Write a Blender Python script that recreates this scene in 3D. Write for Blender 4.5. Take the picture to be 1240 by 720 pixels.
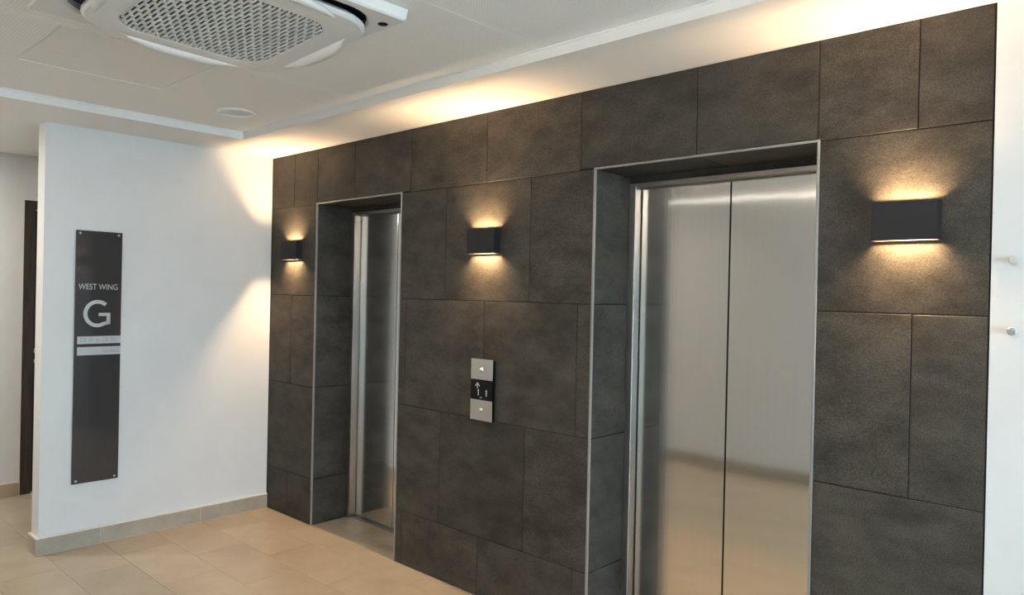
import bpy, bmesh, math, random
from mathutils import Matrix, Vector

random.seed(7)
S = bpy.context.scene
C = S.collection
for o in list(bpy.data.objects):
    bpy.data.objects.remove(o)

# ------------------------------------------------------------------ camera
def make_camera():
    yaw, pitch, roll = -0.7485, -0.0038, 0.0216
    cy, sy = math.cos(yaw), math.sin(yaw)
    f = Vector((sy*math.cos(pitch), cy*math.cos(pitch), math.sin(pitch)))
    r = Vector((cy, -sy, 0)); u = r.cross(f)
    c, s = math.cos(roll), math.sin(roll)
    r2 = c*r + s*u; u2 = -s*r + c*u
    m = Matrix((r2, u2, -f)).transposed().to_4x4()
    m.translation = Vector((4.7628, -2.6271, 1.5351))
    cam = bpy.data.cameras.new('camera')
    cam.sensor_width = 36.0
    cam.lens = 886.37/1240*36.0
    cam.clip_start = 0.02
    o = bpy.data.objects.new('camera', cam)
    C.objects.link(o)
    o.matrix_world = m
    S.camera = o
make_camera()

# ------------------------------------------------------------------ world, exposure
CEIL = 2.457            # border ceiling
INNER = 2.502           # recessed inner ceiling
XR = 7.8                # right wall (windows)
YF = -2.95              # wall opposite the lifts

world = bpy.data.worlds.new('overcast_sky')
S.world = world
world.use_nodes = True
wn = world.node_tree.nodes; wl = world.node_tree.links
bg = wn['Background']
tc = wn.new('ShaderNodeTexCoord'); sx = wn.new('ShaderNodeSeparateXYZ')
rp = wn.new('ShaderNodeValToRGB')
rp.color_ramp.elements[0].position = 0.0; rp.color_ramp.elements[0].color = (0.65, 0.88, 1.10, 1)
rp.color_ramp.elements[1].position = 1.0; rp.color_ramp.elements[1].color = (0.58, 0.82, 1.08, 1)
wl.new(tc.outputs['Generated'], sx.inputs[0]); wl.new(sx.outputs['Z'], rp.inputs[0])
wl.new(rp.outputs[0], bg.inputs['Color'])
bg.inputs['Strength'].default_value = 9.0

S.view_settings.view_transform = 'Standard'
S.view_settings.look = 'None'
S.view_settings.gamma = 1.0
S.view_settings.exposure = 1.03
try: S.view_settings.use_curve_mapping = False
except Exception: pass
SCONCE_W = 3.5
FILL_E = 35.0

def portal(name, loc, rot, sx_, sy_):
    l = bpy.data.lights.new(name, 'AREA'); l.shape = 'RECTANGLE'
    l.size = sx_; l.size_y = sy_; l.cycles.is_portal = True
    o = bpy.data.objects.new(name, l); C.objects.link(o)
    o.location = loc; o.rotation_euler = rot
portal('window_portal', (XR+0.12, -1.55, 1.12), (0, math.radians(90), 0), 2.2, 2.4)

# ------------------------------------------------------------------ materials
def mat(name, col=(0.8,0.8,0.8), rough=0.5, metal=0.0, spec=0.5, emit=None, estr=0.0):
    m = bpy.data.materials.new(name); m.use_nodes = True
    b = m.node_tree.nodes['Principled BSDF']
    b.inputs['Base Color'].default_value = (*col, 1)
    b.inputs['Roughness'].default_value = rough
    b.inputs['Metallic'].default_value = metal
    b.inputs['Specular IOR Level'].default_value = spec
    if emit:
        b.inputs['Emission Color'].default_value = (*emit, 1)
        b.inputs['Emission Strength'].default_value = estr
    return m
def nd(m, t): return m.node_tree.nodes.new(t)
def lk(m, a, b): m.node_tree.links.new(a, b)
def bsdf(m): return m.node_tree.nodes['Principled BSDF']

def noisy(m, c0, c1, scale=8, detail=6, p0=0.35, p1=0.65, bump=0.0, bscale=None, vec_scale=(1,1,1), tint=0.0, rough_var=0.0, bdist=0.002):
    """two tone noise in object space, shifted at random per object; optional bump"""
    t = nd(m,'ShaderNodeTexCoord'); oi = nd(m,'ShaderNodeObjectInfo')
    ad = nd(m,'ShaderNodeVectorMath'); ad.operation = 'MULTIPLY_ADD'
    cx = nd(m,'ShaderNodeCombineXYZ')
    for i in range(3): lk(m, oi.outputs['Random'], cx.inputs[i])
    sc = nd(m,'ShaderNodeVectorMath'); sc.operation='SCALE'; sc.inputs['Scale'].default_value = 37.0
    lk(m, cx.outputs[0], sc.inputs[0])
    ad.inputs[1].default_value = vec_scale
    lk(m, t.outputs['Object'], ad.inputs[0]); lk(m, sc.outputs[0], ad.inputs[2])
    n = nd(m,'ShaderNodeTexNoise'); n.inputs['Scale'].default_value = scale
    n.inputs['Detail'].default_value = detail; n.inputs['Roughness'].default_value = 0.65
    lk(m, ad.outputs[0], n.inputs['Vector'])
    r = nd(m,'ShaderNodeValToRGB')
    r.color_ramp.elements[0].position = p0; r.color_ramp.elements[0].color = (*c0,1)
    r.color_ramp.elements[1].position = p1; r.color_ramp.elements[1].color = (*c1,1)
    lk(m, n.outputs['Fac'], r.inputs['Fac'])
    out = r.outputs[0]
    if tint:
        hs = nd(m,'ShaderNodeHueSaturation')
        mr = nd(m,'ShaderNodeMapRange'); mr.inputs['To Min'].default_value = 1-tint; mr.inputs['To Max'].default_value = 1+tint
        lk(m, oi.outputs['Random'], mr.inputs['Value']); lk(m, mr.outputs[0], hs.inputs['Value'])
        lk(m, out, hs.inputs['Color']); out = hs.outputs[0]
    lk(m, out, bsdf(m).inputs['Base Color'])
    if bump:
        n2 = nd(m,'ShaderNodeTexNoise'); n2.inputs['Scale'].default_value = bscale or scale*4
        n2.inputs['Detail'].default_value = 5
        lk(m, ad.outputs[0], n2.inputs['Vector'])
        bp = nd(m,'ShaderNodeBump'); bp.inputs['Strength'].default_value = bump; bp.inputs['Distance'].default_value = bdist
        lk(m, n2.outputs['Fac'], bp.inputs['Height']); lk(m, bp.outputs[0], bsdf(m).inputs['Normal'])
    return m, ad, out

M = {}
M['paint'] = mat('white_paint', (0.80,0.79,0.77), 0.55)
noisy(M['paint'], (0.69,0.69,0.685), (0.72,0.72,0.715), 3, 3, bump=0.08, bscale=160)
M['ceil'] = mat('ceiling_paint', (0.77,0.755,0.73), 0.7)
noisy(M['ceil'], (0.83,0.815,0.79), (0.85,0.835,0.81), 2, 3)
M['grout'] = mat('dark_grout', (0.010,0.009,0.008), 0.9)

# wall tile: dark brown-grey stone look porcelain with fine light speckle
def tile_material():
    m = mat('dark_stone_tile', (0.06,0.055,0.048), 0.55, spec=0.18)
    _, ad, base = noisy(m, (0.030,0.0275,0.0235), (0.074,0.0665,0.056), 5, 8, 0.30, 0.70, bump=0.25, bscale=90, tint=0.10, bdist=0.0012, vec_scale=(1,1,1.8))
    n = nd(m,'ShaderNodeTexNoise'); n.inputs['Scale'].default_value = 170; n.inputs['Detail'].default_value = 7
    n.inputs['Roughness'].default_value = 0.7
    lk(m, ad.outputs[0], n.inputs['Vector'])
    r = nd(m,'ShaderNodeValToRGB'); r.color_ramp.elements[0].position = 0.42; r.color_ramp.elements[0].color=(0.80,0.80,0.80,1)
    r.color_ramp.elements[1].position = 0.68; r.color_ramp.elements[1].color=(1.75,1.72,1.66,1)
    lk(m, n.outputs['Fac'], r.inputs['Fac'])
    mx = nd(m,'ShaderNodeMix'); mx.data_type='RGBA'; mx.blend_type='MULTIPLY'; mx.inputs['Factor'].default_value = 1.0
    lk(m, base, mx.inputs['A']); lk(m, r.outputs[0], mx.inputs['B'])
    lk(m, mx.outputs['Result'], bsdf(m).inputs['Base Color'])
    return m
M['tile'] = tile_material()
M['floor'] = mat('beige_floor_tile', (0.5,0.42,0.33), 0.33, spec=0.45)
noisy(M['floor'], (0.385,0.31,0.22), (0.505,0.42,0.31), 3.6, 8, 0.28, 0.72, bump=0.08, bscale=30, vec_scale=(1,2.2,1), tint=0.05)
M['floor_grout'] = mat('floor_grout', (0.20,0.155,0.115), 0.8)
M['skirt'] = mat('grey_beige_skirting_tile', (0.4,0.36,0.3), 0.4)
noisy(M['skirt'], (0.34,0.295,0.235), (0.44,0.39,0.32), 6, 6, 0.3, 0.7, tint=0.06)
M['grout_light'] = mat('pale_grout_line', (0.75,0.70,0.63), 0.8)

def steel_material(name, base=(0.60,0.585,0.56), rough=0.095, aniso=1.0, wave=0.0, tangent=(1,0,0)):
    m = mat(name, base, rough, 1.0)
    b = bsdf(m)
    b.inputs['Anisotropic'].default_value = aniso
    cx = nd(m,'ShaderNodeCombineXYZ')
    for i in range(3): cx.inputs[i].default_value = tangent[i]
    lk(m, cx.outputs[0], b.inputs['Tangent'])
    t = nd(m,'ShaderNodeTexCoord')
    mp = nd(m,'ShaderNodeMapping'); mp.inputs['Scale'].default_value = (120, 120, 1.2)
    lk(m, t.outputs['Object'], mp.inputs['Vector'])
    n = nd(m,'ShaderNodeTexNoise'); n.inputs['Scale'].default_value = 1.0; n.inputs['Detail'].default_value = 3
    lk(m, mp.outputs[0], n.inputs['Vector'])
    r = nd(m,'ShaderNodeValToRGB')
    lo = tuple(c*0.985 for c in base); hi = tuple(min(1,c*1.015) for c in base)
    r.color_ramp.elements[0].position=0.3; r.color_ramp.elements[0].color=(*lo,1)
    r.color_ramp.elements[1].position=0.7; r.color_ramp.elements[1].color=(*hi,1)
    lk(m, n.outputs['Fac'], r.inputs['Fac']); lk(m, r.outputs[0], b.inputs['Base Color'])
    if wave:
        mp2 = nd(m,'ShaderNodeMapping'); mp2.inputs['Scale'].default_value = (5.0, 5.0, 1.6)
        lk(m, t.outputs['Object'], mp2.inputs['Vector'])
        n2 = nd(m,'ShaderNodeTexNoise'); n2.inputs['Scale'].default_value = 1.0; n2.inputs['Detail'].default_value = 1
        lk(m, mp2.outputs[0], n2.inputs['Vector'])
        bp = nd(m,'ShaderNodeBump'); bp.inputs['Strength'].default_value = 1.0; bp.inputs['Distance'].default_value = wave
        lk(m, n2.outputs['Fac'], bp.inputs['Height'])
        mp3 = nd(m,'ShaderNodeMapping'); mp3.inputs['Scale'].default_value = (520.0, 520.0, 0.5)     # vertical brushing
        lk(m, t.outputs['Object'], mp3.inputs['Vector'])
        n3 = nd(m,'ShaderNodeTexNoise'); n3.inputs['Scale'].default_value = 1.0; n3.inputs['Detail'].default_value = 0
        lk(m, mp3.outputs[0], n3.inputs['Vector'])
        bp3 = nd(m,'ShaderNodeBump'); bp3.inputs['Strength'].default_value = 1.0; bp3.inputs['Distance'].default_value = 0.00011
        lk(m, n3.outputs['Fac'], bp3.inputs['Height']); lk(m, bp.outputs[0], bp3.inputs['Normal']); lk(m, bp3.outputs[0], b.inputs['Normal'])
    return m
M['door_steel'] = steel_material('brushed_door_steel', (0.80,0.765,0.72), wave=0.0014)
M['jamb_steel'] = steel_material('brushed_jamb_steel', (0.47,0.445,0.42), 0.36, 0.0)
M['plate_steel'] = mat('satin_plate_steel', (0.52,0.50,0.47), 0.42, 0.9)
M['button_steel'] = mat('polished_button_steel', (0.75,0.73,0.70), 0.15, 1.0)
M['trim_metal'] = mat('grey_aluminium_trim', (0.33,0.32,0.305), 0.4, 0.5)
M['dark'] = mat('gap_shade', (0.006,0.006,0.006), 0.8)  # near-black colour stands in for shade in the door gaps
M['black'] = mat('black_plastic', (0.004,0.004,0.0045), 0.3, spec=0.2)
M['sconce'] = mat('charcoal_powder_coat', (0.016,0.016,0.019), 0.55, spec=0.3)
M['sconce_in'] = mat('grey_reflector', (0.06,0.055,0.05), 0.6)
M['led'] = mat('warm_led_lens', (0.9,0.8,0.6), 0.5, emit=(1.0,0.62,0.28), estr=2.5)
M['linear'] = mat('fill_light_diffuser', (0.9,0.9,0.85), 0.5, emit=(1.0,0.88,0.74), estr=FILL_E)  # glow of the unseen fill light added on the opposite wall
M['linear_dim'] = mat('slim_led_diffuser', (0.9,0.9,0.85), 0.5, emit=(1.0,0.97,0.90), estr=1.2)
M['fill_soft'] = mat('round_fill_diffuser', (0.9,0.9,0.85), 0.5, emit=(1.0,0.95,0.86), estr=3.0)  # glow of the unseen round fill lights added overhead
M['digit'] = mat('display_digit', (0.3,0.3,0.3), 0.5, emit=(0.9,0.95,1.0), estr=0.13)
M['sign'] = mat('charcoal_acrylic', (0.052,0.048,0.048), 0.055, spec=0.5)
M['letter'] = mat('silver_grey_print', (0.50,0.50,0.49), 0.45)
M['strip'] = mat('pale_grey_sign_strip', (0.47,0.48,0.50), 0.4)
M['strip_text'] = mat('grey_strip_print', (0.27,0.28,0.30), 0.5)
M['chrome'] = mat('satin_chrome', (0.42,0.425,0.43), 0.35, 0.8)
M['screw'] = mat('dull_screw_steel', (0.42,0.41,0.40), 0.4, 0.7)
M['ac'] = mat('warm_white_plastic', (0.74,0.725,0.70), 0.4)
M['ac_vane'] = mat('cool_white_plastic', (0.80,0.795,0.775), 0.35)
M['grille'] = mat('grey_white_grille', (0.66,0.66,0.64), 0.45)
M['filter'] = mat('dark_filter', (0.05,0.05,0.05), 0.8)
M['void'] = mat('duct_shade', (0.012,0.014,0.024), 0.5)  # dark colour stands in for shade inside the unit
M['wood'] = mat('dark_brown_wood', (0.035,0.027,0.022), 0.45)
noisy(M['wood'], (0.026,0.021,0.017), (0.058,0.046,0.037), 6, 5, vec_scale=(6,6,0.6))
M['wood_leaf'] = mat('dark_red_brown_wood', (0.02,0.011,0.008), 0.4)
noisy(M['wood_leaf'], (0.014,0.008,0.006), (0.034,0.019,0.013), 6, 5, vec_scale=(6,6,0.6))
M['frame'] = mat('grey_window_frame', (0.30,0.31,0.32), 0.4, 0.6)
M['paving'] = mat('pale_paving', (0.45,0.44,0.42), 0.9)
noisy(M['paving'], (0.68,0.66,0.62), (0.76,0.74,0.70), 1.5, 6)
# perforated ceiling board: shade of small round holes painted as dots on a square grid, plain margin along the seams
def perforated():
    m = mat('perforated_board', (0.77,0.755,0.73), 0.75)
    t = nd(m,'ShaderNodeTexCoord')
    sc = nd(m,'ShaderNodeVectorMath'); sc.operation='SCALE'; sc.inputs['Scale'].default_value = 1/0.0125
    lk(m, t.outputs['Object'], sc.inputs[0])
    fr = nd(m,'ShaderNodeVectorMath'); fr.operation='FRACTION'; lk(m, sc.outputs[0], fr.inputs[0])
    sb = nd(m,'ShaderNodeVectorMath'); sb.operation='SUBTRACT'; sb.inputs[1].default_value=(0.5,0.5,0); lk(m, fr.outputs[0], sb.inputs[0])
    ml = nd(m,'ShaderNodeVectorMath'); ml.operation='MULTIPLY'; ml.inputs[1].default_value=(1,1,0); lk(m, sb.outputs[0], ml.inputs[0])
    ln = nd(m,'ShaderNodeVectorMath'); ln.operation='LENGTH'; lk(m, ml.outputs[0], ln.inputs[0])
    lt = nd(m,'ShaderNodeMath'); lt.operation='LESS_THAN'; lt.inputs[1].default_value=0.22; lk(m, ln.outputs['Value'], lt.inputs[0])
    sp = nd(m,'ShaderNodeSeparateXYZ'); lk(m, t.outputs['Object'], sp.inputs[0])
    ab = nd(m,'ShaderNodeMath'); ab.operation='ABSOLUTE'; lk(m, sp.outputs['X'], ab.inputs[0])
    mg = nd(m,'ShaderNodeMath'); mg.operation='LESS_THAN'; mg.inputs[1].default_value=0.575; lk(m, ab.outputs[0], mg.inputs[0])
    mu = nd(m,'ShaderNodeMath'); mu.operation='MULTIPLY'; lk(m, lt.outputs[0], mu.inputs[0]); lk(m, mg.outputs[0], mu.inputs[1])
    mx = nd(m,'ShaderNodeMix'); mx.data_type='RGBA'
    mx.inputs['A'].default_value=(0.89,0.875,0.85,1); mx.inputs['B'].default_value=(0.72,0.71,0.69,1)
    lk(m, mu.outputs[0], mx.inputs['Factor']); lk(m, mx.outputs['Result'], bsdf(m).inputs['Base Color'])
    return m
M['perf'] = perforated()
def glass():
    m = bpy.data.materials.new('window_glass'); m.use_nodes = True
    nt = m.node_tree; nt.nodes.clear()
    out = nt.nodes.new('ShaderNodeOutputMaterial'); tr = nt.nodes.new('ShaderNodeBsdfTransparent')
    tr.inputs[0].default_value = (0.93,0.96,0.95,1)
    gl = nt.nodes.new('ShaderNodeBsdfGlossy'); gl.inputs['Roughness'].default_value = 0.02
    fz = nt.nodes.new('ShaderNodeFresnel'); fz.inputs[0].default_value = 1.45
    mx = nt.nodes.new('ShaderNodeMixShader')
    nt.links.new(fz.outputs[0], mx.inputs[0]); nt.links.new(tr.outputs[0], mx.inputs[1]); nt.links.new(gl.outputs[0], mx.inputs[2])
    nt.links.new(mx.outputs[0], out.inputs[0])
    return m
M['glass'] = glass()

# ------------------------------------------------------------------ mesh helpers
def box(bm, x0,x1,y0,y1,z0,z1):
    v = [bm.verts.new(p) for p in ((x0,y0,z0),(x1,y0,z0),(x1,y1,z0),(x0,y1,z0),(x0,y0,z1),(x1,y0,z1),(x1,y1,z1),(x0,y1,z1))]
    for f in ((3,2,1,0),(4,5,6,7),(0,1,5,4),(1,2,6,5),(2,3,7,6),(3,0,4,7)):
        bm.faces.new([v[i] for i in f])
def boxes(*bs):
    bm = bmesh.new()
    for b in bs: box(bm, *b)
    return bm
def bevel(bm, w, seg=1):
    bmesh.ops.bevel(bm, geom=bm.edges[:], offset=w, segments=seg, affect='EDGES', profile=0.5)
    return bm
def obj(name, bm, material, parent=None, loc=None, smooth=False):
    me = bpy.data.meshes.new(name)
    if isinstance(bm, bmesh.types.BMesh):
        bmesh.ops.recalc_face_normals(bm, faces=bm.faces[:])
        bm.to_mesh(me); bm.free()
    else: me = bm
    if material: 
        if not me.materials: me.materials.append(material)
    if smooth:
        for p in me.polygons: p.use_smooth = True
    o = bpy.data.objects.new(name, me); C.objects.link(o)
    if loc: o.location = loc
    if parent: o.parent = parent
    return o
def struct(name, bm, material, label=None):
    o = obj(name, bm, material); o['kind'] = 'structure'
    if label: o['label'] = label
    return o
def thing(name, label, cat, loc, group=None):
    o = bpy.data.objects.new(name, None); C.objects.link(o); o.empty_display_size = 0.1
    o.location = loc; o['label'] = label; o['category'] = cat
    if group: o['group'] = group
    return o
def cyl(bm, r, p0, p1, n=24, r2=None):
    """capped cylinder / cone from p0 to p1"""
    p0 = Vector(p0); p1 = Vector(p1); d = (p1-p0).normalized()
    a = d.orthogonal().normalized(); b = d.cross(a)
    r2 = r if r2 is None else r2
    A = [bm.verts.new(p0 + r*(math.cos(t)*a+math.sin(t)*b)) for t in [2*math.pi*i/n for i in range(n)]]
    B = [bm.verts.new(p1 + r2*(math.cos(t)*a+math.sin(t)*b)) for t in [2*math.pi*i/n for i in range(n)]]
    for i in range(n):
        j=(i+1)%n; bm.faces.new((A[i],A[j],B[j],B[i]))
    bm.faces.new(list(reversed(A))); bm.faces.new(B)
def lathe(bm, prof, n=24, axis='Z', off=(0,0,0)):
    """revolve (r, h) profile"""
    rings=[]
    def P(r,h,t):
        if axis=='Z': p=(r*math.cos(t), r*math.sin(t), h)
        elif axis=='Y': p=(r*math.cos(t), h, r*math.sin(t))
        else: p=(h, r*math.cos(t), r*math.sin(t))
        return (p[0]+off[0],p[1]+off[1],p[2]+off[2])
    for r,h in prof:
        if r<1e-6: rings.append([bm.verts.new(P(0,h,0))])
        else: rings.append([bm.verts.new(P(r,h,2*math.pi*i/n)) for i in range(n)])
    for a,b in zip(rings,rings[1:]):
        for i in range(n):
            j=(i+1)%n
            if len(a)==1 and len(b)==1: continue
            if len(a)==1: bm.faces.new((a[0],b[j],b[i]))
            elif len(b)==1: bm.faces.new((a[i],a[j],b[0]))
            else: bm.faces.new((a[i],a[j],b[j],b[i]))
def text_mesh(s, height, width=None, depth=0.0006, align='LEFT'):
    """flat lettering in the XY plane, cap height and width fitted"""
    cu = bpy.data.curves.new('lettering', 'FONT'); cu.body = s; cu.extrude = depth; cu.resolution_u = 4
    o = bpy.data.objects.new('lettering', cu); C.objects.link(o)
    dg = bpy.context.evaluated_depsgraph_get()
    me = bpy.data.meshes.new_from_object(o.evaluated_get(dg))
    bpy.data.objects.remove(o)
    xs=[v.co.x for v in me.vertices]; ys=[v.co.y for v in me.vertices]
    x0,x1,y0,y1=min(xs),max(xs),min(ys),max(ys)
    ky=height/(y1-y0); kx = width/(x1-x0) if width else ky
    for v in me.vertices:
        v.co.x=(v.co.x-x0)*kx; v.co.y=(v.co.y-y0)*ky
    me.materials.clear()
    return me

# tile meshes are shared between tiles of one size: local x right, z up, front at y = 0
_tiles = {}
def tile_mesh(w, h, t, bev=0.0012):
    k=(round(w,4),round(h,4),round(t,4))
    if k in _tiles: return _tiles[k]
    bm=bmesh.new(); hw,hh=w/2,h/2; b=bev
    F=[bm.verts.new((sx*(hw-b),0,sz*(hh-b))) for sx,sz in((-1,-1),(1,-1),(1,1),(-1,1))]
    G=[bm.verts.new((sx*hw,b,sz*hh)) for sx,sz in((-1,-1),(1,-1),(1,1),(-1,1))]
    B=[bm.verts.new((sx*hw,t,sz*hh)) for sx,sz in((-1,-1),(1,-1),(1,1),(-1,1))]
    bm.faces.new(F)
    for i in range(4):
        j=(i+1)%4
        bm.faces.new((G[i],G[j],F[j],F[i])); bm.faces.new((B[i],B[j],G[j],G[i]))
    bm.faces.new(list(reversed(B)))
    bmesh.ops.recalc_face_normals(bm, faces=bm.faces[:])
    me=bpy.data.meshes.new('tile'); bm.to_mesh(me); bm.free()
    _tiles[k]=me
    return me
def put_tile(name, w, h, t, material, parent, matrix):
    me = tile_mesh(w,h,t)
    key=(me.name, material.name)
    if not me.materials: me.materials.append(material)
    elif me.materials[0]!=material:
        k2=('m',)+key
        if k2 not in _tiles:
            m2=me.copy(); m2.materials.clear(); m2.materials.append(material); _tiles[k2]=m2
        me=_tiles[k2]
    o=bpy.data.objects.new(name, me); C.objects.link(o); o.parent=parent; o.matrix_local=matrix
    return o
FACE_Y = Matrix.Identity(3)                                  # faces -Y
FACE_PX = Matrix(((0,-1,0),(1,0,0),(0,0,1)))                 # local -y -> +X
FACE_NX = Matrix(((0,1,0),(-1,0,0),(0,0,1)))                 # local -y -> -X
FACE_UP = Matrix(((1,0,0),(0,0,1),(0,-1,0)))                 # local -y -> +Z
FACE_DN = Matrix(((1,0,0),(0,0,-1),(0,1,0)))                 # local -y -> -Z
def at(rot, loc, wob=0.0):
    m = rot.to_4x4()
    if wob:
        m = m @ Matrix.Rotation(random.uniform(-wob,wob),4,'X') @ Matrix.Rotation(random.uniform(-wob,wob),4,'Z')
    m.translation = Vector(loc)
    return m

# ------------------------------------------------------------------ setting: tiled lift wall
N1 = (0.571, 1.442)         # lift recesses
N2 = (2.812, 3.783)
XT = 4.309                  # right end of the tiling
ND = 0.335                  # recess depth to the shaft line
NH = 2.1
TT = 0.010
G = 0.0036                  # joint width
core = boxes((-0.13,N1[0]-TT,0.004,0.6,0,CEIL+0.1), (N1[1]+TT,N2[0]-TT,0.004,0.6,0,CEIL+0.1), (N2[1]+TT,XT,0.004,0.6,0,CEIL+0.1),
             (N1[0]-TT,N1[1]+TT,0.004,0.6,NH+TT,CEIL+0.1), (N2[0]-TT,N2[1]+TT,0.004,0.6,NH+TT,CEIL+0.1))
wall_back = struct('wall_back', core, M['grout'], 'dark stone tiled wall around the two lift doorways')
rows = [(0.0,0.3),(0.3,0.9),(0.9,1.5),(1.5,2.1),(2.1,CEIL)]
cuts = {4:[[0.0,0.288,0.572,0.985,1.525,2.129,2.729,3.307,3.783,4.102,XT]],
        3:[[0.0,N1[0]],[N1[1],1.831,2.433,N2[0]],[N2[1],XT]],
        2:[[0.0,0.28,N1[0]],[N1[1],1.509,2.131,2.728,N2[0]],[N2[1],4.097,XT]],
        1:[[0.0,N1[0]],[N1[1],1.815,2.424,N2[0]],[N2[1],XT]],
        0:[[0.0,0.27,N1[0]],[N1[1],1.502,2.117,2.728,N2[0]],[N2[1],4.097,XT]]}
EDGE = 0.009
edges_x = (N1[0],N1[1],N2[0],N2[1])
for r,runs in cuts.items():
    z0,z1 = rows[r]
    for run in runs:
        for a,b in zip(run,run[1:]):
            l = a + (EDGE if (a in edges_x and r<4) else G/2)
            q = b - (EDGE if (b in edges_x and r<4) else G/2)
            zz0 = z0 + (0.001 if r==0 else (EDGE if r==4 and ((a<N1[1]-.02 and b>N1[0]+.02) or (a<N2[1]-.02 and b>N2[0]+.02)) else G/2))
            zz1 = z1 - (0.002 if r==4 else G/2)
            put_tile('wall_tile', q-l, zz1-zz0, TT, M['tile'], wall_back,
                     at(FACE_Y, ((l+q)/2, random.uniform(-0.0006,0.0006), (zz0+zz1)/2), 0.0012))
# recess linings: both sides and the soffit
for n0,n1,jx in ((N1[0],N1[1],0.985),(N2[0],N2[1],3.307)):
    for z0,z1 in rows[:4]:
        h=z1-z0-G
        put_tile('wall_tile', 0.31, h, TT, M['tile'], wall_back, at(FACE_PX, (n0, 0.010+0.155, (z0+z1)/2)))
        put_tile('wall_tile', 0.31, h, TT, M['tile'], wall_back, at(FACE_NX, (n1, 0.010+0.155, (z0+z1)/2)))
    for a,b in ((n0,jx),(jx,n1)):
        put_tile('wall_tile', b-a-G, 0.31, TT, M['tile'], wall_back, at(FACE_DN, ((a+b)/2, 0.010+0.155, NH)))
    # aluminium edge trims on the three outer edges
    obj('edge_trim', bevel(boxes((n0-EDGE+.001,n0+.0015,-0.0015,0.0095,0,NH)),0.0008), M['trim_metal'], wall_back)
    obj('edge_trim', bevel(boxes((n1-.0015,n1+EDGE-.001,-0.0015,0.0095,0,NH)),0.0008), M['trim_metal'], wall_back)
    obj('edge_trim', bevel(boxes((n0-EDGE+.001,n1+EDGE-.001,-0.0015,0.0095,NH-.0015,NH+EDGE-.002)),0.0008), M['trim_metal'], wall_back)

# other walls
struct('wall_left', boxes((-0.13,0.0,-1.40,-0.004,0,CEIL+0.1)), M['paint'], 'short white partition wall carrying the tall sign')
struct('wall_plain', boxes((XT+0.004,XR,-0.001,0.6,0,CEIL+0.1)), M['paint'], 'white wall to the right of the dark tiles')
# plain opposite wall, right wall with a wide glazed opening
FW0 = XR
struct('wall_front', boxes((-1.6,XR+0.15,YF-0.15,YF,0,INNER+0.1)), M['paint'])
WY0,WY1 = -2.75,-0.35
struct('wall_right', boxes((XR,XR+0.15,YF,WY0,0,INNER+0.1),(XR,XR+0.15,WY1,0.6,0,INNER+0.1),(XR,XR+0.15,WY0,WY1,2.25,INNER+0.1)), M['paint'])
# corridor
DY0 = -1.146            # outer edge of the door frame
struct('wall_corridor', boxes((-1.62,-1.47,YF,DY0,0,2.6),(-1.62,-1.47,DY0,-0.1,2.147,2.6),(-1.62,-1.47,-0.1,1.5,0,2.6)), M['paint'], 'white corridor wall with the dark wooden door')
struct('wall_end', boxes((-1.62,-0.10,1.5,1.6,0,2.6)), M['paint'])
struct('wall_side', boxes((-0.13,-0.02,0.6,1.5,0,2.6)), M['paint'])

# skirting
def baseboard(name, segs, faces, label=None):
    o = struct(name, boxes(*segs), M['grout_light'], label)
    return o
bb = baseboard('baseboard_left', [(0.0,0.0122,-1.4152,-0.004,0,0.1025),(-0.142,0.0,-1.4152,-1.40,0,0.1025)], None, 'grey beige tile skirting along the white partition')
for a,b in ((-1.4158,-1.078),(-1.078,-0.476),(-0.476,-0.004)):
    put_tile('skirting_tile', b-a-0.0007, 0.094, 0.010, M['skirt'], bb, at(FACE_PX,(0.013,(a+b)/2,0.0475)))
for a,b in ((-0.142,-0.075),(-0.075,0.0134)):
    put_tile('skirting_tile', b-a-0.0015, 0.094, 0.010, M['skirt'], bb, at(FACE_Y,((a+b)/2,-1.416,0.0475)))
bb = baseboard('baseboard_corridor', [(-1.47,-1.462,YF,DY0,0,0.098)], None)
y=YF
while y<DY0-0.01:
    b=min(y+0.6,DY0)
    put_tile('skirting_tile', b-y-0.002, 0.094, 0.010, M['floor'], bb, at(FACE_PX,(-1.457,(y+b)/2,0.0475)))
    y=b
bb = baseboard('baseboard_front', [(-1.47,FW0,YF,YF+0.008,0,0.098)], None)
x=-1.455
FACE_PY = Matrix(((-1,0,0),(0,-1,0),(0,0,1)))
while x<FW0-0.01:
    b=min(x+0.6,FW0)
    put_tile('skirting_tile', b-x-0.002, 0.094, 0.010, M['skirt'], bb, at(FACE_PY,((x+b)/2,YF+0.013,0.0475)))
    x=b
bb = baseboard('baseboard_plain', [(XT+0.004,XR,-0.009,-0.001,0,0.098)], None)
x=XT+0.006
while x<XR-0.01:
    b=min(x+0.6,XR)
    put_tile('skirting_tile', b-x-0.002, 0.094, 0.010, M['skirt'], bb, at(FACE_Y,((x+b)/2,-0.013,0.0475)))
    x=b

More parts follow.
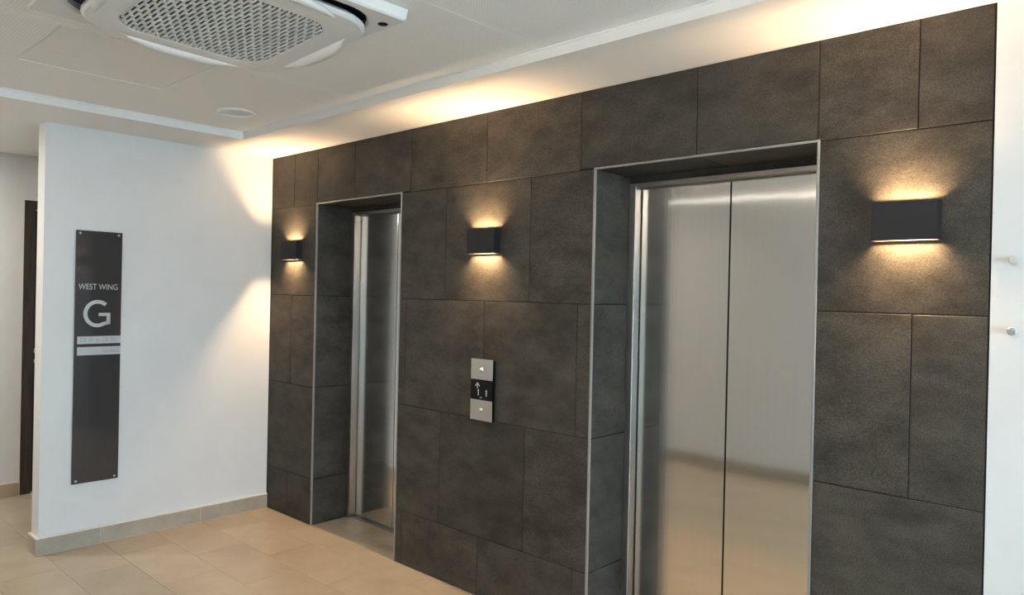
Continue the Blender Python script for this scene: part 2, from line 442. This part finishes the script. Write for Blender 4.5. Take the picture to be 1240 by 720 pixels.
# floor: 600 x 300 porcelain in running bond
floor = struct('floor', boxes((-1.62,XR+0.15,YF-0.15,1.6,-0.12,-0.0012)), M['floor_grout'])
regions = [(-1.47,XR,YF,-1.37),(0,XR,-1.37,0),(-1.47,-0.13,-1.37,1.5),(N1[0],N1[1],0.0,0.295),(N2[0],N2[1],0.0,0.295)]
offs = {-4:0.295,-5:-0.11,-3:0.59-0.6,-2:0.27,-1:-0.03}
def clip(c,r):
    x0,x1,y0,y1=max(c[0],r[0]),min(c[1],r[1]),max(c[2],r[2]),min(c[3],r[3])
    return (x0,x1,y0,y1) if x1-x0>0.004 and y1-y0>0.004 else None
k=-10
while k<8:
    y0=-0.17+0.3*(k+1); y1=y0+0.3
    off=offs.get(k, 0.0 if k%2 else 0.3)
    n=-6
    while n<15:
        c=(off+0.6*n, off+0.6*(n+1), y0, y1)
        for rg in regions:
            q=clip(c,rg)
            if q:
                w,h=q[1]-q[0]-0.0016,q[3]-q[2]-0.0016
                put_tile('floor_tile', w, h, 0.008, M['floor'], floor, at(FACE_UP,((q[0]+q[1])/2,(q[2]+q[3])/2,random.uniform(-0.0002,0.0002))))
        n+=1
    k+=1
struct('ground', boxes((XR+0.15,XR+16,-14,12,-0.2,-0.06),(-1.6,XR+0.15,-14,YF-0.15,-0.2,-0.06)), M['paving'])

# ceiling: lower plain border, inner field recessed 45 mm, perforated boards
IX0,IX1,IY0,IY1 = 0.45,7.35,-2.52,-0.455
ceiling = struct('ceiling', boxes((-0.115,IX0,YF,0.0,CEIL,2.72),(IX1,XR,YF,0.0,CEIL,2.72),(IX0,IX1,IY1,0.004,CEIL,2.72),(IX0,IX1,YF,IY0,CEIL,2.72),
                (-1.62,-0.115,YF,1.6,2.471,2.72),(IX0,IX1,IY0,IY1,INNER+0.012,2.72)), M['ceil'], 'white ceiling with plain lower border and recessed field')
bx=[IX0,0.48,1.68,2.88,4.08,5.28,6.48,IX1]
for a,b in zip(bx[:-1],bx[1:]):
    if b-a<0.1: continue
    if a<0.5: a=IX0
    obj('ceiling_board', boxes((a-(a+b)/2+0.0008,b-(a+b)/2-0.0008,IY0-(IY0+IY1)/2,IY1-(IY0+IY1)/2,0,0.012)), M['perf'], ceiling, ((a+b)/2,(IY0+IY1)/2,INNER))
# shadow lip round the recess
obj('recess_trim', boxes((IX0,IX0+0.006,IY0,IY1,INNER-0.006,INNER),(IX0,IX1,IY1-0.006,IY1,INNER-0.006,INNER)), M['ceil'], ceiling)
# access hatch
hx0,hx1,hy0,hy1=1.055,1.665,-1.787,-1.185
ap = obj('access_panel', boxes((hx0+.006,hx1-.006,hy0+.006,hy1-.006,INNER-0.0015,INNER)), M['ceil'], ceiling)
ap['label']='square flush access hatch'
obj('access_frame', boxes((hx0-.004,hx0+.004,hy0,hy1,INNER-0.004,INNER),(hx1-.004,hx1+.004,hy0,hy1,INNER-0.004,INNER),(hx0,hx1,hy0-.003,hy0+.003,INNER-0.003,INNER),(hx0,hx1,hy1-.003,hy1+.003,INNER-0.003,INNER)), M['ceil'], ceiling)

# windows: frame, mullions, panes
def window(name, axis, a0, a1, pos, n, ztop=2.25, label=None):
    fr=0.06
    def B(u0,u1,z0,z1,d0=-0.035,d1=0.035):
        return (pos+d0,pos+d1,u0,u1,z0,z1) if axis=='X' else (u0,u1,pos+d0,pos+d1,z0,z1)
    o=struct(name, boxes(B(a0,a0+fr,0,ztop),B(a1-fr,a1,0,ztop),B(a0+fr,a1-fr,ztop-fr,ztop),B(a0+fr,a1-fr,0,fr)), M['frame'], label)
    step=(a1-a0)/n
    for i in range(1,n):
        obj('mullion', boxes(B(a0+i*step-0.03,a0+i*step+0.03,fr,ztop-fr)), M['frame'], o)
    for i in range(n):
        l=a0+i*step+(fr if i==0 else 0.03); r=a0+(i+1)*step-(fr if i==n-1 else 0.03)
        obj('pane', boxes(B(l,r,fr,ztop-fr,-0.004,0.004)), M['glass'], o)
    return o
window('window_1','X',WY0,WY1,XR+0.07,3)

# corridor door
door = struct('door_1', boxes((-1.56,-1.462,DY0,DY0+0.068,0,2.147),(-1.56,-1.462,-0.168,-0.1,0,2.147),(-1.56,-1.462,DY0+0.068,-0.168,2.083,2.147)), M['wood'], 'dark brown wooden corridor door with frame and lever handle')
obj('door_leaf', bevel(boxes((-1.545,-1.500,DY0+0.070,-0.170,0.006,2.080)),0.002), M['wood_leaf'], door)
bm=bmesh.new()
lathe(bm,[(0,0),(0.026,0),(0.026,0.008),(0.011,0.010),(0.011,0.045),(0,0.045)],20,'X',(-1.500,DY0+0.105,1.045))
box(bm,-1.462,-1.446,DY0+0.095,DY0+0.235,1.036,1.054)
obj('door_handle', bm, M['chrome'], door)
bm=bmesh.new(); lathe(bm,[(0,0),(0.024,0),(0.024,0.007),(0.009,0.009),(0.009,0.012),(0,0.012)],20,'X',(-1.500,DY0+0.105,0.968))
obj('lock_rose', bm, M['chrome'], door)

# ------------------------------------------------------------------ the two lift entrances
def lift(n0,n1,label):
    cx=(n0+n1)/2
    t=thing('lift_entrance', label, 'elevator', (cx,0.3,0), 'stainless lift entrances')
    X=lambda v: v-cx
    Y=lambda v: v-0.3
    j=0.034
    gap=0.005
    DT=2.046
    # jambs: front strip with a return
    for s in (-1,1):
        e = X(n0) if s<0 else X(n1)
        a,b = (e,e+j) if s<0 else (e-j,e)
        o=obj('jamb', bevel(boxes((a,b,Y(0.272),Y(0.345),0,DT+0.022)),0.0015), M['jamb_steel'], t)
    obj('header', bevel(boxes((X(n0)+j,X(n1)-j,Y(0.272),Y(0.292),DT+0.004,DT+0.022),(X(n0)+j,X(n1)-j,Y(0.300),Y(0.345),DT+0.002,DT+0.020)),0.001), M['jamb_steel'], t)
    obj('header_infill', boxes((X(n0),X(n1),Y(0.282),Y(0.345),DT+0.023,NH)), M['tile'], t)
    d0,d1=X(n0)+j+gap, X(n1)-j-gap
    for a,b in ((d0,-0.0028),(0.0028,d1)):
        bm=bevel(boxes((a,b,Y(0.325),Y(0.355),0.008,DT)),0.0012)
        obj('door_panel', bm, M['door_steel'], t)
    obj('shaft_shade', boxes((X(n0),X(n1),Y(0.358),Y(0.365),0,NH)), M['dark'], t)  # black sheet, painted shade of the unlit shaft behind the doors
    obj('sill', boxes((X(n0),X(n1),Y(0.2955),Y(0.36),-0.001,0.003)), M['trim_metal'], t)
    return t
lift(N1[0],N1[1],'far stainless steel lift door in the narrow-looking recess nearest the white sign wall')
lift(N2[0],N2[1],'near stainless steel lift door with two full panels and a dark centre line')

# ------------------------------------------------------------------ wall lights
def sconce(x, z, label):
    W,D,H=0.196,0.047,0.126
    t=thing('wall_sconce', label, 'wall light', (x,-0.0012,z), 'up and down wall lights on the dark tiles')
    w=W/2; h=H/2; th=0.003
    bm=boxes((-w,w,-D,-D+th,-h,h),(-w,-w+th,-D+th,-0.004,-h,h),(w-th,w,-D+th,-0.004,-h,h))
    obj('housing', bm, M['sconce'], t)
    obj('back_plate', boxes((-w+th,w-th,-0.004,0,-h+0.001,h-0.001)), M['sconce_in'], t)
    rc=0.044
    obj('core', boxes((-w+th,w-th,-D+th,-0.004,-h+rc,h-rc)), M['sconce_in'], t)
    for s,nm in ((1,'up'),(-1,'down')):
        zz=s*(h-rc)
        a,b=sorted((zz,zz+s*0.003))
        obj('led_lens', boxes((-0.08,0.08,-0.026,-0.012,a,b)), M['led'], t)
        l=bpy.data.lights.new('led_lamp','AREA'); l.shape='RECTANGLE'; l.size=0.155; l.size_y=0.013
        l.color=(1.0,0.65,0.34); l.energy=SCONCE_W; l.spread=math.radians(130)
        o=bpy.data.objects.new('led_lamp',l); C.objects.link(o); o.parent=t
        o.location=(0,-0.019,zz+s*0.0045)
        o.rotation_euler=(math.pi if s>0 else 0,0,0)
    return t
sconce(0.307,1.801,'smallest looking charcoal up-down wall light, in the corner beside the white wall')
sconce(2.141,1.801,'charcoal up-down wall light on the tiles between the two lifts')
sconce(4.079,1.801,'largest looking charcoal up-down wall light, right of the near lift')

# ------------------------------------------------------------------ lift call panel
t=thing('call_panel','slim lift call panel with two steel buttons and black floor display between the lifts','lift control',(2.146,-0.0012,1.052))
hw,hh=0.077,0.154
obj('back_box', bevel(boxes((-hw+.001,hw-.001,-0.019,0,-hh+.001,hh-.001)),0.001), M['black'], t)
for s in (1,-1):
    a,b=sorted((s*0.0515,s*hh))
    pl=obj('button_plate', bevel(boxes((-hw,hw,-0.0215,-0.019,a,b)),0.0008), M['plate_steel'], t)
    bm=bmesh.new()
    lathe(bm,[(0.0135,-0.0215),(0.0135,-0.0235),(0.0115,-0.0240)],28,'Y',(0,0,s*0.100))
    obj('button_ring', bm, M['plate_steel'], pl, smooth=True)
    bm=bmesh.new()
    lathe(bm,[(0.0112,-0.0215),(0.0108,-0.0250),(0.008,-0.0280),(0.004,-0.0295),(0,-0.030)],24,'Y',(0,0,s*0.100))
    obj('button', bm, M['button_steel'], pl, smooth=True)
ds=obj('display', boxes((-hw,hw,-0.0210,-0.019,-0.0505,0.0505)), M['black'], t)
def disp(name, bs, label):
    bm=bmesh.new()
    for b in bs: box(bm,b[0],b[1],-0.0216,-0.0210,b[2],b[3])
    o=obj(name,bm,M['digit'],ds); o['label']=label; return o
bm=bmesh.new()   # arrow pointing up
def flat(bm,pts,y0=-0.0216,y1=-0.0210):
    A=[bm.verts.new((x,y0,z)) for x,z in pts]; B=[bm.verts.new((x,y1,z)) for x,z in pts]
    bm.faces.new(A); bm.faces.new(list(reversed(B)))
    for i in range(len(pts)):
        j=(i+1)%len(pts); bm.faces.new((A[j],A[i],B[i],B[j]))
ax,az=-0.028,0.036
flat(bm,[(ax-.0025,az-.030),(ax+.0025,az-.030),(ax+.0025,az-.002),(ax-.0025,az-.002)])
flat(bm,[(ax,az),(ax-.016,az-.016),(ax-.016,az-.021),(ax,az-.006)])
flat(bm,[(ax,az),(ax,az-.006),(ax+.016,az-.021),(ax+.016,az-.016)])
o=obj('arrow_mark',bm,M['digit'],ds); o['label']='white upward arrow'
def one(x,z,h):
    bm=bmesh.new()
    flat(bm,[(x-.0028,z),(x+.0028,z),(x+.0028,z+h),(x-.001,z+h),(x-.0050,z+h-.005),(x-.0050,z+h-.008),(x-.0028,z+h-.006)])
    o=obj('digit_mark',bm,M['digit'],ds); o['label']='white digit 1'
one(-0.021,-0.029,0.031); one(0.036,-0.029,0.031)
disp('dash_mark',[(-.009,.005,-.0415,-.0375)],'small white dash')

# ------------------------------------------------------------------ floor sign on the left wall
SY0,SY1,SZ0,SZ1=-1.241,-0.990,0.376,1.857
t=thing('wall_sign','tall narrow charcoal acrylic sign reading WEST WING and G on the white partition','sign',(0.0,(SY0+SY1)/2,(SZ0+SZ1)/2))
w=(SY1-SY0)/2; h=(SZ1-SZ0)/2
obj('sign_panel', bevel(boxes((0.012,0.017,-w,w,-h,h)),0.0008), M['sign'], t)
for sy_ in (-1,1):
    for sz_ in (-1,1):
        bm=bmesh.new()
        yy=sy_*(w-0.021); zz=sz_*(h-0.017)
        lathe(bm,[(0,0.0),(0.0065,0.0),(0.0065,0.012)],20,'X',(0,yy,zz))
        lathe(bm,[(0.0068,0.017),(0.0068,0.0195),(0.0058,0.021),(0,0.0212)],20,'X',(0,yy,zz))
        obj('standoff_screw', bm, M['screw'], t, smooth=False)
def letters(s, y0, y1, z0, z1, x, material, label=None):
    me=text_mesh(s, z1-z0, y1-y0, 0.0004)
    o=obj('lettering', me, material, t)
    m=Matrix(((0,0,1),(1,0,0),(0,1,0))).to_4x4()
    m.translation=Vector((x, y0-(SY0+SY1)/2, z0-(SZ0+SZ1)/2))
    o.matrix_local=m
    if label: o['label']=label
    return o
letters('WEST WING', -1.224,-1.013,1.512,1.546,0.0172,M['letter'],'silver grey words WEST WING')
# the big G: an open ring with a bar, drawn as one outline
bm=bmesh.new()
Ry,Rz,th=0.0760,0.0805,0.0215
gy,gz=-1.120-(SY0+SY1)/2,1.3705-(SZ0+SZ1)/2
N=40; a0,a1=math.radians(48),math.radians(300)
out=[];inn=[]
for i in range(N+1):
    a=a0+(a1-a0)*i/N
    out.append((gy+Ry*math.cos(a),gz+Rz*math.sin(a))); inn.append((gy+(Ry-th)*math.cos(a),gz+(Rz-th)*math.sin(a)))
def quadx(bm,pts,x0=0.0168,x1=0.0176):
    A=[bm.verts.new((x1,y,z)) for y,z in pts]; B=[bm.verts.new((x0,y,z)) for y,z in pts]
    bm.faces.new(A); bm.faces.new(list(reversed(B)))
    for i in range(len(pts)):
        j=(i+1)%len(pts); bm.faces.new((A[i],A[j],B[j],B[i]))
for i in range(N): quadx(bm,[out[i],out[i+1],inn[i+1],inn[i]])
yr=gy+0.0700
quadx(bm,[out[-1],(yr,gz-0.0625),(yr-0.0205,gz-0.046),inn[-1]])
quadx(bm,[(yr-0.0205,gz-0.0625),(yr,gz-0.0625),(yr,gz-0.0140),(yr-0.0205,gz-0.0140)])
quadx(bm,[(gy+0.006,gz-0.014),(yr,gz-0.014),(yr,gz+0.004),(gy+0.006,gz+0.004)])
o=obj('lettering',bm,M['letter'],t); o['label']='large silver grey letter G'
for z0,z1,nm in ((1.193,1.237,'upper'),(1.1265,1.1745,'lower')):
    bm=boxes((0.017,0.0182,-1.2255-(SY0+SY1)/2,-0.9905-(SY0+SY1)/2,z0-(SZ0+SZ1)/2,z1-(SZ0+SZ1)/2))
    o=obj('name_strip',bm,M['strip'],t); o['label']='pale grey name strip, %s of two'%nm
letters('GR 01 to GR 20', -1.211,-1.020,1.203,1.228,0.0183,M['strip_text'],'grey room range lettering')
letters('Gardens', -1.095,-0.998,1.139,1.164,0.0183,M['strip_text'],'grey lettering Gardens')

# ------------------------------------------------------------------ two standoffs on the white wall at the right
for z,lab in ((1.6705,'upper of two round steel standoff studs on the white wall right of the tiles'),(1.4585,'lower of two round steel standoff studs on the white wall right of the tiles')):
    t=thing('standoff_stud',lab,'wall fixing',(4.372,-0.001,z),'standoff studs on the white wall')
    bm=bmesh.new(); lathe(bm,[(0.0085,0.0),(0.0085,-0.020)],24,'Y'); obj('barrel',bm,M['chrome'],t,smooth=True)
    bm=bmesh.new(); lathe(bm,[(0,-0.020),(0.0115,-0.020),(0.0120,-0.021),(0.0120,-0.026),(0.0105,-0.0275),(0,-0.0278)],28,'Y'); obj('cap',bm,M['chrome'],t)

# ------------------------------------------------------------------ ceiling fitting
t=thing('ceiling_fitting','round white flush ceiling fitting near the corner above the white wall','ceiling fitting',(0.912,-0.728,INNER))
bm=bmesh.new(); lathe(bm,[(0.101,0.0),(0.101,-0.007),(0.097,-0.012),(0.090,-0.0125),(0.085,-0.008),(0.083,-0.002)],40); obj('rim',bm,M['ac_vane'],t,smooth=True)
bm=bmesh.new(); lathe(bm,[(0.083,-0.002),(0.060,-0.003),(0,-0.0035)],40); obj('cover',bm,M['ceil'],t,smooth=True)

# linear lights along the top of the wall opposite; the slim one is what shows as a streak in the near lift door, the bright one is unseen and added as fill
def linear_light(x0,x1,z,h,d,m,label):
    cx=(x0+x1)/2; hw=(x1-x0)/2
    t=thing('linear_light',label,'light',(cx,YF,z),None)
    obj('casing', boxes((-hw,hw,0,d*0.75,0.001,h)), M['ac'], t)
    obj('diffuser', boxes((-hw+.005,hw-.005,d*0.3,d,-0.15*h,h*0.87)), m, t)
linear_light(3.05,5.2,2.405,0.03,0.038,M['linear'],'long unseen fill light added along the opposite wall, above the viewer')
linear_light(0.98,2.45,2.441,0.009,0.013,M['linear_dim'],'slim dim linear light along the opposite wall, facing the lifts')

# round ceiling lights out of view, added as fill for corridor and left side
def fill_ceiling_light(x,y,z,w,label):
    t=thing('fill_ceiling_light',label,'ceiling light',(x,y,z),None)
    bm=bmesh.new(); lathe(bm,[(0.115,0.0),(0.115,-0.010),(0.105,-0.014),(0.098,-0.012)],32); obj('rim',bm,M['ac_vane'],t,smooth=True)
    bm=bmesh.new(); lathe(bm,[(0.098,-0.010),(0,-0.010)],32); obj('diffuser',bm,M['fill_soft'],t)
    l=bpy.data.lights.new('fill_lamp','AREA'); l.shape='DISK'; l.size=0.19; l.energy=w; l.color=(1.0,0.92,0.80)
    o=bpy.data.objects.new('fill_lamp',l); C.objects.link(o); o.parent=t; o.location=(0,0,-0.016)
fill_ceiling_light(-0.75,-2.2,2.471,12.0,'unseen round fill light added over the corridor mouth')
fill_ceiling_light(0.95,-2.02,INNER,2.5,'unseen round fill light added in the recessed field, before the white partition')

# ------------------------------------------------------------------ air conditioning cassette
ACX,ACY=2.325,-1.497
t=thing('air_conditioner','large white ceiling cassette air conditioner with round-cornered slotted grille','air conditioner',(ACX,ACY,INNER))
def rrect(hx,hy,r,n=8,ox=0.0):
    pts=[]
    for cx,cy,a in ((hx-r,hy-r,0),(-hx+r,hy-r,90),(-hx+r,-hy+r,180),(hx-r,-hy+r,270)):
        for i in range(n+1):
            q=math.radians(a+90*i/n); pts.append((cx+ox+r*math.cos(q),cy+r*math.sin(q)))
    return pts
def loft(bm, rings, cap0=False, cap1=False):
    vs=[[bm.verts.new(p) for p in r] for r in rings]
    n=len(vs[0])
    for a,b in zip(vs,vs[1:]):
        for i in range(n):
            j=(i+1)%n; bm.faces.new((a[i],a[j],b[j],b[i]))
    if cap0: bm.faces.new(list(reversed(vs[0])))
    if cap1: bm.faces.new(vs[-1])
def ring(pts,z): return [(x,y,z) for x,y in pts]
# frame plate: square outside, rounded opening inside
bm=bmesh.new()
loft(bm,[ring(rrect(0.402,0.402,0.17,ox=0.014),-0.004),ring(rrect(0.396,0.396,0.17,ox=0.014),-0.030),ring(rrect(0.402,0.402,0.17,ox=0.014),-0.040),
         ring(rrect(0.446,0.446,0.012),-0.040),ring(rrect(0.452,0.452,0.012),-0.034),ring(rrect(0.456,0.456,0.012),-0.001)])
obj('frame_plate',bm,M['ac'],t)
obj('duct_plate',boxes((-0.43,0.43,-0.43,0.43,-0.006,-0.001)),M['void'],t)  # dark plate in place of the unlit depth above the deck
# deck: hangs slightly skewed below the frame
tilt=Matrix.Rotation(-math.atan(0.045),4,'Y') @ Matrix.Rotation(-math.atan(0.025),4,'X')
deck_m=Matrix.Translation((-0.003,0.017,2.436-INNER)) @ tilt
bm=bmesh.new()
sh=lambda pts: [(x+0.002,y+0.014) for x,y in pts]
loft(bm,[ring(sh(rrect(0.350,0.366,0.140)),0.030),ring(sh(rrect(0.364,0.380,0.146)),0.016),ring(sh(rrect(0.364,0.380,0.146)),0.006),ring(sh(rrect(0.354,0.370,0.142)),-0.001),
         ring(rrect(0.300,0.300,0.112),-0.006),ring(rrect(0.271,0.271,0.100),-0.006),ring(rrect(0.265,0.265,0.096),-0.002),ring(rrect(0.265,0.265,0.096),0.010)])
dk=obj('deck',bm,M['ac'],t); dk.matrix_local=deck_m
bm=bmesh.new(); loft(bm,[ring(rrect(0.267,0.267,0.097),0.006),ring(rrect(0.267,0.267,0.097),0.010)],True,True)
o=obj('air_filter',bm,M['filter'],dk)
# grille: long ribs with staggered bridges, clipped to the rounded opening
bm=bmesh.new()
GH,GR=0.264,0.095
def half_at(y):
    d=abs(y)-(GH-GR)
    return GH if d<=0 else GH-GR+math.sqrt(max(0,GR*GR-d*d))
pitch=0.0165; nr=int(GH/pitch)
for i in range(-nr,nr+1):
    y=i*pitch; hx=half_at(abs(y)+0.004)
    box(bm,-hx,hx,y-0.0040,y+0.0040,-0.0055,-0.001)
    if i<nr:
        ym=y+pitch/2; hm=min(half_at(abs(ym)+0.006),half_at(abs(ym)))
        step=0.060; x=-0.36+(step/2 if i%2 else 0)
        while x<0.36:
            if abs(x)+0.007<hm: box(bm,x-0.007,x+0.007,y+0.0040,y+pitch-0.0040,-0.0050,-0.001)
            x+=step
g=obj('grille',bm,M['grille'],dk); g['kind']='stuff'
# four crescent vanes along the deck sides; the right one stands open
def crescent(open_=0.0):
    bm=bmesh.new(); n=16; L=0.215
    rings=[]
    for i in range(n+1):
        s=-1+2*i/n; x=s*L
        bulge=0.060*(1-abs(s)**2.4)
        rings.append((x,bulge))
    top=[];
    for side in (0,1):
        pass
    ya=0.338
    def V(x,y,z): return bm.verts.new((x,y,z))
    A=[V(x,ya,-0.004) for x,b in rings]; B=[V(x,ya+b*0.55,-0.013*min(1,b/0.05)-0.003) for x,b in rings]
    Cc=[V(x,ya+b,-0.010*min(1,b/0.05)-0.001) for x,b in rings]; D=[V(x,ya+b*0.98,0.004) for x,b in rings]; E=[V(x,ya,0.004) for x,b in rings]
    for P,Q in ((A,B),(B,Cc),(Cc,D),(D,E),(E,A)):
        for i in range(n): bm.faces.new((P[i],P[i+1],Q[i+1],Q[i]))
    bm.faces.new((A[0],B[0],Cc[0],D[0],E[0])); bm.faces.new((E[-1],D[-1],Cc[-1],B[-1],A[-1]))
    return bm
for q in range(4):
    v=obj('vane',crescent(),M['ac_vane'],dk,smooth=True)
    m=Matrix.Rotation(math.radians(90*q),4,'Z')
    v.matrix_local=Matrix.Translation((0.0,0.008,0)) @ m
bm=bmesh.new(); lathe(bm,[(0.0175,-0.0395),(0.0175,-0.0412),(0,-0.0414)],28,'Z',(0.367,0.412,0)); obj('sensor_window',bm,M['black'],t)
